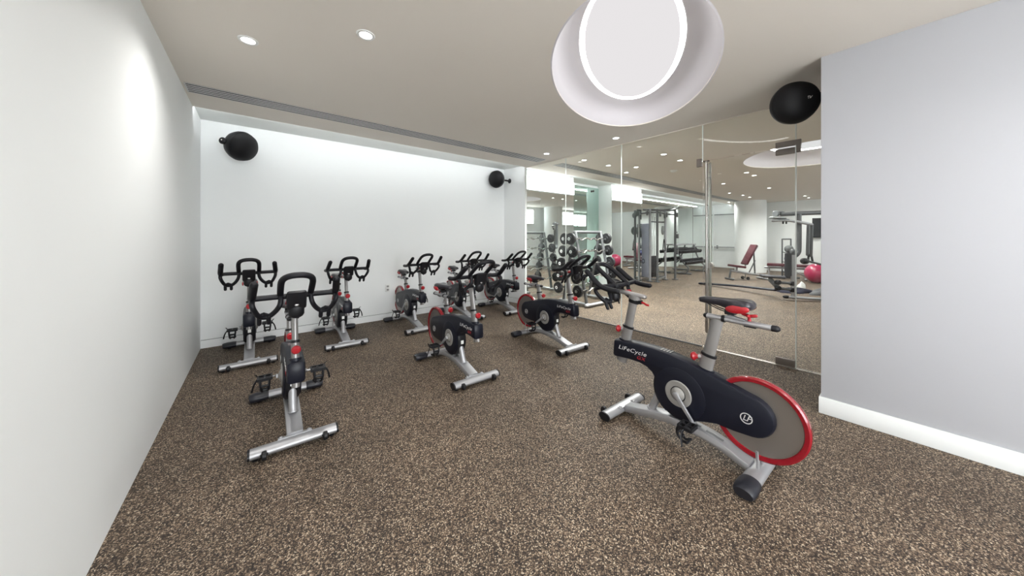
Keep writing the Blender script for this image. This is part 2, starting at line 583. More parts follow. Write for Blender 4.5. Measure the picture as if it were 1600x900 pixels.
# long linear air diffusers in the ceiling
def diffuser(u0, u1, label):
    L = u1 - u0
    t = thing('ceiling_diffuser', label, 'air vent', (u0, 4.30, HC))
    build('slot_backing', slab(0, L, -0.118, 0.118, -0.004, 0.0), M['slot'], t)
    mb = MB()
    for k in range(6):
        y = -0.118 + 0.236 * k / 5
        mb.box((L / 2, y, -0.0055), (L, 0.012 if k in (0, 5) else 0.018, 0.003))
    for x in (0.005, L - 0.005):
        mb.box((x, 0, -0.006), (0.01, 0.236, 0.008))
    build('slats', mb, M['slat'], t)
diffuser(UL + .02, 4.16, 'long slotted air grille in the grey ceiling of the bike room')
diffuser(4.62, 16.3, 'long slotted air grille in the gym ceiling beyond the glass')

# hidden LED profiles, added behind the grey ceiling edge to brighten the walls
for a, b, mt, lab in ((UL + .03, 4.20, 'added_led_room', 'added hidden light line behind the grey ceiling edge, washing the bike room back wall'),
                      (4.46, UF - .1, 'added_led_gym', 'added hidden light line behind the grey ceiling edge, washing the gym mirrors')):
    lm = thing('added_cove_light', lab, 'ceiling light', (a, VE + .002, HC + .004))
    build('led_lens', slab(0, b - a, 0.010, 0.014, 0.002, 0.020), M[mt], lm)
    build('profile', slab(0, b - a, 0.0, 0.010, 0.0, 0.022), M['silver'], lm)

# light boxes over the pier mirrors
for a, b, lab in ((4.42, 6.15, 'bright white light box high on the white pier nearest the bikes'), (7.78, 9.37, 'bright white light box high on the second white pier')):
    lm = thing('light_box', lab, 'wall light', (a, 5.207, 2.44))
    build('diffuser_lens', slab(0, b - a, -0.02, -0.016, 0, 0.30), M['cove'], lm)
    build('housing', slab(0, b - a, -0.016, 0.0, 0, 0.30), M['white'], lm)

# high windows on the opposite wall of the gym (seen in the mirrors)
for i, (a, b) in enumerate([(9.0, 10.5), (11.9, 13.4), (14.0, 15.6)]):
    fr = MB()
    z0, z1 = 2.02, 2.72
    fr.box(((a + b) / 2, VR + .02, z0), (b - a + .08, .04, .04)).box(((a + b) / 2, VR + .02, z1), (b - a + .08, .04, .04))
    for x in (a, (a + b) / 2, b):
        fr.box((x, VR + .02, (z0 + z1) / 2), (.04, .04, z1 - z0))
    wo = struct('window_%d' % (i + 1), fr, M['white'])
    build('pane', slab(a, b, VR, VR + .006, z0, z1), M['daylight'], wo)

# round white columns
def column(u, v, r_, name):
    o = build(name, MB().lathe([(r_, 0), (r_, HC)], (0, 0, 0), n=64), M['wall'], None, (u, v, 0))
    o['kind'] = 'structure'
column(15.45, 3.95, 0.52, 'trim_column')
column(11.2, -0.35, 0.45, 'trim_column.001')

# end wall panelling beyond the glass
struct('trim_3', slab(UF - .02, UF, 4.74, 5.62, 2.40, 2.43), M['silver_dark'])
struct('trim_4', slab(UF - .006, UF, 4.70, 4.712, 0.1, HC), M['slot'])

# mirrors
def mirror(u0, u1, v, z0, z1, n, mt, label):
    t = thing('wall_mirror', label, 'mirror', (u0, v, 0))
    wd = (u1 - u0) / n
    mb = MB()
    for k in range(n):
        mb.add([(k * wd + .002, 0, z0), ((k + 1) * wd - .002, 0, z0), ((k + 1) * wd - .002, 0, z1), (k * wd + .002, 0, z1),
                (k * wd + .002, .006, z0), ((k + 1) * wd - .002, .006, z0), ((k + 1) * wd - .002, .006, z1), (k * wd + .002, .006, z1)],
               [(0, 1, 2, 3), (7, 6, 5, 4), (0, 4, 5, 1), (1, 5, 6, 2), (2, 6, 7, 3), (3, 7, 4, 0)])
    o = build('mirror_glass', mb, mt, t)
    for p in o.data.polygons:
        p.use_smooth = False
    return t
m1 = mirror(4.42, 6.15, 5.20, 0.02, 2.42, 3, M['mirror'], 'tall mirror panels on the white pier nearest the bikes, behind the barbells')
m2 = mirror(6.17, 7.76, 5.63, 0.02, 2.80, 2, M['mirror_green'], 'greenish mirror in the recess between the two white piers')
m3 = mirror(7.78, 9.37, 5.20, 0.02, 2.42, 3, M['mirror'], 'tall mirror panels on the second white pier, left of the cable machine')
m4 = mirror(9.40, 16.4, 5.63, 0.02, 2.80, 5, M['mirror'], 'long mirror wall behind the cable machine and dumbbell rack')
for t, xs in ((m2, (0.35, 1.3)), (m4, (4.7, 6.3))):
    for x in xs:
        build('fixing', MB().lathe([(0.03, 0), (0.03, 0.02), (0.0, 0.022)], (x, -0.022, 2.70), (0, -1, 0), 16), M['black'], t)
def rod(u0, u1, label):
    t = thing('hanging_rail', label, 'rail', (u0, 5.205, 2.70))
    build('rod', MB().tube([(0, -.06, 0), (u1 - u0, -.06, 0)], 0.007, 8), M['silver_dark'], t)
    for x in (0.0, u1 - u0):
        build('bracket', MB().box((x, -.035, 0), (.02, .06, .02)).box((x, -.003, 0), (.03, .006, .06)), M['silver_dark'], t)
rod(4.62, 6.02, 'thin metal rail high on the white pier nearest the bikes')
rod(7.95, 9.2, 'thin metal rail high on the second white pier')

# grab rail on the end wall
t = thing('grab_rail', 'horizontal metal grab rail on the white end wall right of the door handle', 'rail', (UF, 0, 0.93))
build('bar', MB().tube([(-.09, 4.72, 0), (-.09, 5.58, 0)], 0.028, 10), M['silver'], t)
for y in (4.77, 5.50):
    build('bracket', MB().tube([(-.09, y, 0), (-.01, y, 0)], 0.018, 8).box((-.006, y, 0), (.012, .07, .14)), M['silver_dark'], t)

# ------------------------------------------------------------------ glass partition and door
ANG = math.atan2(-0.034, 1.0)
def pane_struct(name, v0, v1, z0, z1, parent=None):
    mb = MB()
    u0, u1 = line_u(v0), line_u(v1)
    h = 0.005
    mb.add([(u0 - h, v0, z0), (u0 + h, v0, z0), (u1 + h, v1, z0), (u1 - h, v1, z0),
            (u0 - h, v0, z1), (u0 + h, v0, z1), (u1 + h, v1, z1), (u1 - h, v1, z1)],
           [(0, 3, 2, 1), (4, 5, 6, 7), (0, 1, 5, 4), (1, 2, 6, 5), (2, 3, 7, 6), (3, 0, 4, 7)])
    o = build(name, mb, M['glass'], parent)
    for p in o.data.polygons:
        p.use_smooth = False
    if parent is None:
        o['kind'] = 'structure'
    return o
pane_struct('window_4', 3.863, 4.935, 0.012, HC)
pane_struct('window_5', 2.763, 3.857, 0.012, HC)
pane_struct('window_6', 1.633, 2.757, 0.012, HC)
pane_struct('window_7', 0.741, 1.627, 2.372, HC)
pane_struct('window_8', 0.44, 0.735, 0.012, HC)
edge = mat('polished_glass_edge', (0.80, 0.86, 0.83), 0.25, 0.0, spec=0.8)
def edge_strip(name, v, z0, z1, w_=0.010):
    struct(name, MB().box((line_u(v), v, (z0 + z1) / 2), (0.011, w_, z1 - z0)), edge)
edge_strip('trim_5', 3.860, 0.01, HC)
edge_strip('trim_6', 2.760, 0.01, HC)
edge_strip('trim_7', 1.630, 2.37, HC)
edge_strip('trim_8', 0.738, 0.01, HC)
mb = MB()
mb.add([(line_u(4.94) - .012, 4.94, 0), (line_u(4.94) + .012, 4.94, 0), (line_u(1.64) + .012, 1.64, 0), (line_u(1.64) - .012, 1.64, 0),
        (line_u(4.94) - .012, 4.94, .012), (line_u(4.94) + .012, 4.94, .012), (line_u(1.64) + .012, 1.64, .012), (line_u(1.64) - .012, 1.64, .012)],
       [(0, 3, 2, 1), (4, 5, 6, 7), (0, 1, 5, 4), (1, 2, 6, 5), (2, 3, 7, 6), (3, 0, 4, 7)])
struct('trim_9', mb, M['silver_dark'])
mb = MB()
mb.add([(line_u(v) + s * .008, v, z) for z in (HC - .012, HC) for v, s in ((4.94, -1), (4.94, 1), (.44, 1), (.44, -1))],
       [(0, 3, 2, 1), (4, 5, 6, 7), (0, 1, 5, 4), (1, 2, 6, 5), (2, 3, 7, 6), (3, 0, 4, 7)])
struct('trim_10', mb, M['ceiling'])
mb = MB()
mb.add([(line_u(v) + s * .03, v, z) for z in (0.0, .006) for v, s in ((1.62, -1), (1.62, 1), (.44, 1), (.44, -1))],
       [(0, 3, 2, 1), (4, 5, 6, 7), (0, 1, 5, 4), (1, 2, 6, 5), (2, 3, 7, 6), (3, 0, 4, 7)])
struct('trim_11', mb, M['steel'])
# the glass door
door = pane_struct('door_1', 0.745, 1.622, 0.014, 2.362)
def on_line(v, off=0.0, z=0.0):
    return (line_u(v) + off, v, z)
for off in (-0.055, 0.055):
    hb = MB().tube([on_line(1.565, off, 0.22), on_line(1.565, off, 2.33)], 0.016, 14)
    for z in (0.40, 2.15):
        hb.tube([on_line(1.565, 0.0, z), on_line(1.565, off, z)], 0.009, 8)
    build('pull_handle', hb, M['steel'], door)
build('lock', MB().lathe([(0.034, -0.03), (0.036, -.026), (0.036, .026), (0.034, .03)], on_line(1.53, -.035, 1.045), (1, 0, 0), 24), M['steel'], door)
def patch(v0, v1, z0, z1, nm='patch_fitting', par=door, th=0.036):
    vm = (v0 + v1) / 2
    build(nm, MB().box(on_line(vm, 0, (z0 + z1) / 2), (th, v1 - v0, z1 - z0), (0, 0, 0.034)), M['fitting'], par, bevel=0.002)
patch(0.745, 0.905, 2.290, 2.352)
patch(0.745, 0.905, 0.012, 0.085)
patch(1.555, 1.622, 2.345, 2.362)
struct('trim_12', MB().box(on_line(0.80, 0, 2.40), (.036, .21, .055), (0, 0, .034)).box(on_line(0.716, 0, 2.355), (.036, .035, .12), (0, 0, .034)), M['fitting'])
struct('trim_13', MB().box(on_line(1.665, 0, 2.345), (.036, .06, .10), (0, 0, .034)), M['fitting'])

# ------------------------------------------------------------------ exercise bikes
cache = {}
def part(name, key, fn, m, parent, loc=(0, 0, 0), rot=(0, 0, 0), bevel=0.0, angle=38):
    if key not in cache:
        cache[key] = fn().mesh(name, m, angle, bevel)
    return link(name, cache[key], parent, loc, rot)

X0 = 0.444     # the bike's own origin sits midway between its two floor bars
def arc(cx, cz, r, a0, a1, n):
    return [(cx + r * math.cos(R(a0 + (a1 - a0) * i / n)), cz + r * math.sin(R(a0 + (a1 - a0) * i / n))) for i in range(n + 1)]
def cover_outline():
    p = []
    p += arc(.035, .360, .120, 105, 262, 12)
    p += [(.110, .232), (.200, .232), (.270, .212)]
    p += arc(.430, .338, .182, 232, 375, 14)
    p += [(.625, .415), (.665, .440), (.720, .452), (.800, .452), (.880, .446), (.930, .440), (.945, .446), (.951, .460)]
    p += [(.948, .520), (.943, .565), (.933, .577)]
    p += [(.860, .585), (.740, .594), (.620, .596), (.500, .588), (.380, .568), (.260, .540), (.150, .513), (.070, .492)]
    return [(x - X0, z) for x, z in p]
def f_cover():
    return MB().prism(cover_outline(), -0.052, 0.052, 0.020)
def f_coverdisc(s):
    def g():
        mb = MB()
        mb.lathe([(0.168, 0.0), (0.168, 0.003), (0.162, 0.006), (0.09, 0.006)], (.430 - X0, s * 0.050, .338), (0, s, 0), 48)
        return mb
    return g
def f_greyring(s):
    def g():
        mb = MB()
        mb.lathe([(0.050, 0.0), (0.050, 0.009), (0.056, 0.011), (0.082, 0.011), (0.087, 0.007), (0.087, 0.0)], (.430 - X0, s * 0.052, .338), (0, s, 0), 48)
        return mb
    return g
def f_hub(s):
    def g():
        mb = MB()
        mb.lathe([(0.044, 0.0), (0.044, 0.012), (0.036, 0.019), (0.018, 0.026), (0.014, 0.034), (0.0, 0.034)], (.430 - X0, s * 0.052, .338), (0, s, 0), 40)
        return mb
    return g
def f_lower():
    # glossy dark lower front shell under the arm
    return MB().prism([(x - X0, z) for x, z in arc(.430, .338, .186, -60, 22, 12) + [(.52, .45), (.45, .30)]], -0.045, 0.045, 0.012)
def f_vents():
    mb = MB()
    for k in range(5):
        mb.box((.50 - X0 + k * .022, 0, .5885 - k * -.0005), (.007, .05, .006), (0, .0, 0))
    return mb
def f_beam():
    top = [(-.41, .078), (-.36, .092), (-.28, .125), (-.16, .150), (0, .156), (.14, .142), (.28, .112), (.40, .082)]
    bot = [(.40, .030), (.28, .058), (.14, .088), (0, .104), (-.16, .100), (-.28, .075), (-.36, .045), (-.41, .034)]
    tp = [(p.x, p.z) for p in smooth([(a, 0, b) for a, b in top], 3)]
    bt = [(p.x, p.z) for p in smooth([(a, 0, b) for a, b in bot], 3)]
    return MB().prism(tp + bt, -0.047, 0.047, 0.006)
def f_beamdecal():
    return MB().box((-.22, 0.01, .1408), (.10, .018, .0016), (0, -0.17, 0)).box((-.12, 0.0, .1545), (.03, .02, .0012), (0, -.06, 0))
def f_strut():
    return MB().tube([(.205, 0, .125), (.135, 0, .285)], .026, 16, cap='flat').tube([(.205, 0, .128), (.202, 0, .137)], .032, 16, cap='flat')
def f_strut2():
    return MB().prism([(-.10, .14), (.03, .145), (.01, .20), (-.08, .20)], -.03, .03, .004)
def f_foot():
    return MB().tube([(0, -.238, 0), (0, .238, 0)], .045, 24, .029, side=(1, 0, 0), cap='flat')
def f_footcap():
    return MB().tube([(0, -.004, 0), (0, .008, 0)], .046, 24, .030, side=(1, 0, 0), cap='flat')
def f_bracket():
    mb = MB().box((0.0, 0, .0), (.028, .19, .005))
    for s in (-1, 1):
        mb.lathe([(.011, 0), (.011, .006), (.006, .010), (0, .010)], (0.0, s * .078, .002), (0, 0, 1), 12)
    return mb
def f_wheel():
    return MB().lathe([(.010, -.014), (.024, -.013), (.028, -.009), (.028, .009), (.024, .013), (.010, .014)], (0, 0, 0), (0, 1, 0), 20)
def f_wheelarm():
    return MB().box((-.015, 0, .0), (.05, .008, .018), (0, .2, 0)).lathe([(.007, -.02), (.007, .02)], (0, 0, 0), (0, 1, 0), 10)
def f_rearbar():
    return MB().tube([(0, -.155, 0), (0, .155, 0)], .047, 24, .029, side=(1, 0, 0), cap='flat')
def f_boot():
    pts = [(0, .135, .0), (0, .16, .0), (0, .22, -.001), (0, .252, -.004), (0, .262, -.006)]
    return MB().tube(pts, .053, 24, .035, side=(1, 0, 0), cap='flat', rad=[.93, 1.0, 1.03, .96, .84])
def f_leveller():
    return MB().lathe([(.0, -.036), (.016, -.036), (.016, -.030), (.006, -.028), (.006, -.015)], (0, 0, 0), (0, 0, 1), 14)
def f_fork(s):
    def g():
        mb = MB()
        mb.tube([(-.005, s * .033, 0.02), (.0, s * .033, .12)], .008, 8, .004, cap='flat')
        return mb
    return g
def f_disc():
    return MB().lathe([(.0, -.012), (.03, -.012), (.032, -.007), (.185, -.006), (.205, -.008), (.205, .008), (.185, .006), (.032, .007), (.03, .012), (.0, .012)], (0, 0, 0), (0, 1, 0), 72)
def f_rim():
    return MB().lathe([(.203, -.010), (.208, -.017), (.226, -.019), (.234, -.012), (.236, 0), (.234, .012), (.226, .019), (.208, .017), (.203, .010), (.203, -.010)], (0, 0, 0), (0, 1, 0), 80)
# front post: sleeve, collar, inner post
FD = Vector((-.21, 0, 1)).normalized()
def post(base, d, l0, l1, rl, rw, n=22):
    b = Vector(base)
    return MB().tube([b + d * l0, b + d * l1], rl, n, rw, side=(1, 0, 0), cap='flat')
FB = (.900 - X0, 0, .405)
SB = (.292 - X0, 0, .500)
def f_fsleeve(): return post(FB, FD, 0, .295, .042, .024)
def f_fcollar(): return post(FB, FD, .285, .302, .046, .028)
def f_finner(): return post(FB, FD, .10, .525, .034, .0185)
def f_ssleeve(): return post(SB, FD, -.02, .142, .043, .026)
def f_scollar(): return post(SB, FD, .134, .150, .047, .030)
def f_sinner(): return post(SB, FD, .0, .395, .035, .020)
def f_fboot(): return post((.868 - X0, 0, .566), FD, 0, .022, .052, .036)
def f_sboot(): return post((.285 - X0, 0, .528), FD, 0, .022, .052, .034)
def f_knob():
    return MB().lathe([(.0, .072), (.020, .070), (.027, .062), (.028, .052), (.022, .046), (.014, .036), (.013, .020)], (0, 0, 0), (1, 0, -.12), 20)
def f_knobstem():
    return MB().lathe([(.015, 0), (.015, .024), (.009, .030), (.009, .050)], (0, 0, 0), (1, 0, -.12), 14)
def f_scale():
    mb = MB()
    for k in range(9):
        q = Vector((.812 - X0 + .034, 0, .72)) + FD * (.018 * k)
        mb.box(q, (.003, .010, .0035), (0, -.2, 0))
    return mb
def f_head():
    mb = MB().tube([(.785 - X0, 0, .918), (.779 - X0, 0, .948)], .048, 20, .036, side=(1, 0, 0), cap='flat')
    mb.tube([(.705 - X0, 0, .945), (.975 - X0, 0, .965)], .017, 14, .024, side=(0, 0, 1))
    return mb
def f_lever():
    return MB().tube(smooth([(.745 - X0, .0, .898), (.712 - X0, 0, .898), (.690 - X0, .0, .888), (.672 - X0, 0, .888)], 3), .008, 8, .005)
def f_clamp():
    return MB().tube([(.795 - X0, 0, .888), (.790 - X0, 0, .910)], .042, 18, .027, side=(1, 0, 0), cap='flat').box((.748 - X0, 0, .900), (.04, .03, .028)).lathe([(.014, -.02), (.014, .02)], (.742 - X0, 0, .900), (0, 1, 0), 12)
def f_handlebar():
    mb = MB()
    x = .925 - X0
    mb.tube(smooth([(x, -.222, 1.016), (x - .015, -.10, 1.014), (x - .020, 0, 1.010), (x - .015, .10, 1.014), (x, .222, 1.016)], 4), .0175, 14)
    ar = [(.895, -.082, 1.010), (.960, -.084, 1.062), (1.045, -.082, 1.122), (1.085, -.066, 1.150), (1.103, -.035, 1.163), (1.108, 0, 1.166),
          (1.103, .035, 1.163), (1.085, .066, 1.150), (1.045, .082, 1.122), (.960, .084, 1.062), (.895, .082, 1.010)]
    mb.tube(smooth([(a - X0, b, c) for a, b, c in ar], 4), .0185, 14)
    return mb
def f_grip(s):
    def g():
        pts = [(1.076, .212, 1.120), (1.030, .217, 1.085), (.975, .223, 1.042), (.930, .226, 1.018), (.880, .226, 1.006), (.830, .225, 1.001), (.790, .225, 1.000)]
        p = smooth([(a - X0, s * b, c) for a, b, c in pts], 3)
        rad = [1.10 if i < 8 else 1.0 for i in range(len(p))]
        return MB().tube(p, .0195, 14, rad=rad)
    return g
def f_holder(s):
    def g():
        mb = MB()
        pts = [(.935, .222, 1.012), (.982, .224, .992), (.976, .214, .955), (.928, .190, .905), (.908, .150, .893), (.920, .115, .918), (.955, .088, .965), (.938, .080, 1.012)]
        mb.tube(smooth([(a - X0, s * b, c) for a, b, c in pts], 4), .0165, 12, .0145)
        for q in (.143, .190):
            mb.tube([(.915 - X0, s * q, .898), (.902 - X0, s * q, .868), (.894 - X0, s * q, .852)], .013, 10)
        mb.tube([(.918 - X0, s * .145, .905), (.926 - X0, s * .168, .918), (.920 - X0, s * .190, .908)], .010, 8)
        return mb
    return g
def f_console():
    mb = MB()
    mb.prism([(a - X0, z) for a, z in [(.920, 1.034), (1.000, 1.056), (1.012, 1.045), (.985, .950), (.972, .935), (.940, .935)]], -.054, .054, .012)
    return mb
def f_consolefoot():
    return MB().tube([(.955 - X0, 0, .945), (.950 - X0, 0, .900)], .030, 18, .044, side=(1, 0, 0)).tube([(.92 - X0, .012, .90), (.915 - X0, .012, .865)], .006, 8)
def f_redclamp():
    return MB().lathe([(.0, .02), (.014, .018), (.016, .0), (.010, -.01)], (.860 - X0, -.034, .962), (-.2, -.9, .1), 14).box((.86 - X0, -.022, .962), (.034, .03, .024))
# saddle and slider
def f_saddle():
    secs = [(.322, .004, .984, 1.000), (.312, .018, .974, 1.008), (.285, .022, .972, 1.016), (.245, .025, .972, 1.018), (.200, .033, .968, 1.019),
            (.160, .047, .958, 1.021), (.125, .063, .952, 1.024), (.090, .073, .950, 1.028), (.060, .074, .955, 1.028), (.035, .064, .965, 1.022), (.022, .045, .975, 1.012), (.018, .015, .985, 1.002)]
    n = 20
    mb = MB(); vs = []; fs = []
    for x, w_, b_, t_ in secs:
        for j in range(n):
            a = 2 * PI * j / n
            cy, sz = math.cos(a), math.sin(a)
            y = w_ * math.copysign(abs(cy) ** .75, cy)
            z = (t_ + b_) / 2 + (t_ - b_) / 2 * math.copysign(abs(sz) ** .8, sz)
            if sz > .55 and w_ > .04:
                z -= .008 * (1 - abs(cy) * 2) if abs(cy) < .5 else 0
            vs.append((x - X0, y, z))
    for i in range(len(secs) - 1):
        for j in range(n):
            k = (j + 1) % n
            fs.append((i * n + j, i * n + k, (i + 1) * n + k, (i + 1) * n + j))
    fs.append(tuple(range(n))); fs.append(tuple((len(secs) - 1) * n + j for j in range(n)))
    return mb.add(vs, fs)
def f_saddlered(s):
    def g():
        mb = MB()
        vs = []; fs = []; n, m_ = 16, 6
        for i in range(m_ + 1):
            ph = PI / 2 * i / m_
            for j in range(n):
                a = 2 * PI * j / n
                vs.append((.088 - X0 + .062 * math.cos(a) * math.cos(ph), s * (.064 + .016 * math.sin(ph)), .971 + .025 * math.sin(a) * math.cos(ph) - .006 * math.cos(a)))
        for i in range(m_):
            for j in range(n):
                k = (j + 1) % n
                fs.append((i * n + j, i * n + k, (i + 1) * n + k, (i + 1) * n + j))
        mb.add(vs, fs)
        return mb
    return g
def f_saddlerails():
    mb = MB()
    for s in (-1, 1):
        mb.tube(smooth([(.27 - X0, s * .012, .976), (.22 - X0, s * .018, .955), (.17 - X0, s * .022, .942), (.10 - X0, s * .022, .942)], 3), .0035, 8)
    mb.box((.140 - X0, 0, .938), (.05, .055, .028))
    return mb
def f_seatstem():
    return MB().tube(smooth([(.145 - X0, 0, .93), (.143 - X0, 0, .912), (.120 - X0, 0, .905)], 3), .014, 12).prism([(.17 - X0, .90), (.06 - X0, .90), (.06 - X0, .906), (.13 - X0, .918), (.17 - X0, .912)], -.016, .016, .002)
def f_slider():
    return MB().tube([(.272 - X0, 0, .892), (-.066 - X0, 0, .884)], .0165, 16, .023, side=(0, 0, 1), cap='flat')
def f_slidersleeve():
    return MB().tube([(.185 - X0, 0, .890), (.168 - X0, 0, .890)], .022, 16, .028, side=(0, 0, 1), cap='flat').box((.04 - X0, 0, .869), (.06, .02, .008))
def f_sliderend():
    return MB().tube([(-.064 - X0, 0, .884), (-.082 - X0, 0, .884)], .018, 16, .0245, side=(0, 0, 1))
def f_sliderend2():
    return MB().tube([(.272 - X0, 0, .892), (.278 - X0, 0, .892)], .0175, 16, .024, side=(0, 0, 1))
def f_tknob():
    mb = MB().lathe([(.010, 0), (.008, .02), (.010, .03)], (.045 - X0, 0, .900), (0, 0, 1), 12)
    mb.tube([(.077 - X0, 0, .938), (.045 - X0, 0, .930), (.013 - X0, 0, .938)], .0095, 10)
    mb.tube([(.045 - X0, .028, .936), (.045 - X0, 0, .930)], .0095, 10)
    return mb
def f_sidehandle():
    return MB().tube([(.226 - X0, 0, .862), (.228 - X0, 0, .896)], .026, 14, .024, side=(1, 0, 0), cap='flat')
# crank and pedal; the crank turns about its own origin, arm along +x
def f_crank(s):
    def g():
        return MB().prism([(-.016, -.016), (.06, -.0125), (.165, -.010), (.178, 0), (.165, .010), (.06, .0125), (-.016, .016), (-.022, 0)], s * .088 - .007, s * .088 + .007, .003).lathe([(.006, 0), (.006, .03)], (.168, s * .09, 0), (0, s, 0), 10)
    return g
def f_pedal(s):
    def g():
        mb = MB()
        y0, y1 = s * .118, s * .205
        yc = (y0 + y1) / 2
        for xx in (-.038, .038):
            mb.box((xx, yc, 0), (.012, .088, .022))
        for yy in (y0, yc, y1):
            mb.box((0, yy, 0), (.082, .012, .018))
        mb.lathe([(.010, -.046), (.010, .046)], (0, yc, 0), (0, 1, 0), 12)
        # toe cage hanging under the body
        for yy in (yc - .028, yc + .028):
            mb.tube(smooth([(.034, yy, 0), (.050, yy, -.030), (.046, yy * .5 + yc * .5 + (yy - yc) * .3, -.070), (.020, yy * .6 + yc * .4, -.095), (-.010, yy, -.088)], 3), .0085, 8)
        mb.tube([(.048, yc - .024, -.045), (.048, yc + .024, -.045)], .010, 8)
        mb.tube([(.036, yc - .022, -.080), (.036, yc + .022, -.080)], .010, 8)
        mb.tube([(-.010, yc - .03, -.088), (-.010, yc + .03, -.088)], .006, 8)
        # strap
        mb.tube(smooth([(.0, y1 + s * .004, -.004), (.008, y1 + s * .020, -.030), (.004, y1 + s * .030, -.062), (-.004, y1 + s * .036, -.095)], 3), .007, 8, .0018)
        mb.tube(smooth([(-.03, y1, .0), (-.04, y1 + s * .012, .02), (-.02, y1 + s * .018, .03)], 3), .006, 8, .002)
        return mb
    return g
def f_spindle():
    return MB().lathe([(.011, -.092), (.011, .092)], (0, 0, 0), (0, 1, 0), 14)

lettermesh = {}
def bike_label(parent):
    if not lettermesh:
        lettermesh['a'] = text_mesh('LiFeCycle', .043, M['letter'], .25, .0009, 1.08)
        lettermesh['b'] = text_mesh('GX', .034, M['redletter'], .25, .0009, 1.1)
        lettermesh['c'] = text_mesh('LF', .046, M['letter'], .30, .0009, .85)
        mb = MB()
        lettermesh['d'] = MB().lathe([(.026, 0), (.026, .002), (.031, .002), (.031, 0), (.026, 0)], (0, 0, 0), (0, 0, 1), 32).mesh('emblem_ring', M['letter'])
    for s in (-1, 1):
        # on the right side (y<0) text reads towards the front, on the left side towards the back
        rot = (PI / 2, 0, 0) if s < 0 else (PI / 2, 0, PI)
        y = s * .0525
        link('lettering', lettermesh['a'], parent, (.778 - X0, y, .530), rot).scale = (1.28, 1, 1)
        link('model_lettering', lettermesh['b'], parent, (.705 - X0 if s > 0 else .85 - X0, y, .492), rot).scale = (1.3, 1, 1)
        link('emblem', lettermesh['c'], parent, (.045 - X0, y, .345), rot)
        link('emblem_ring', lettermesh['d'], parent, (.045 - X0, y, .345), rot)

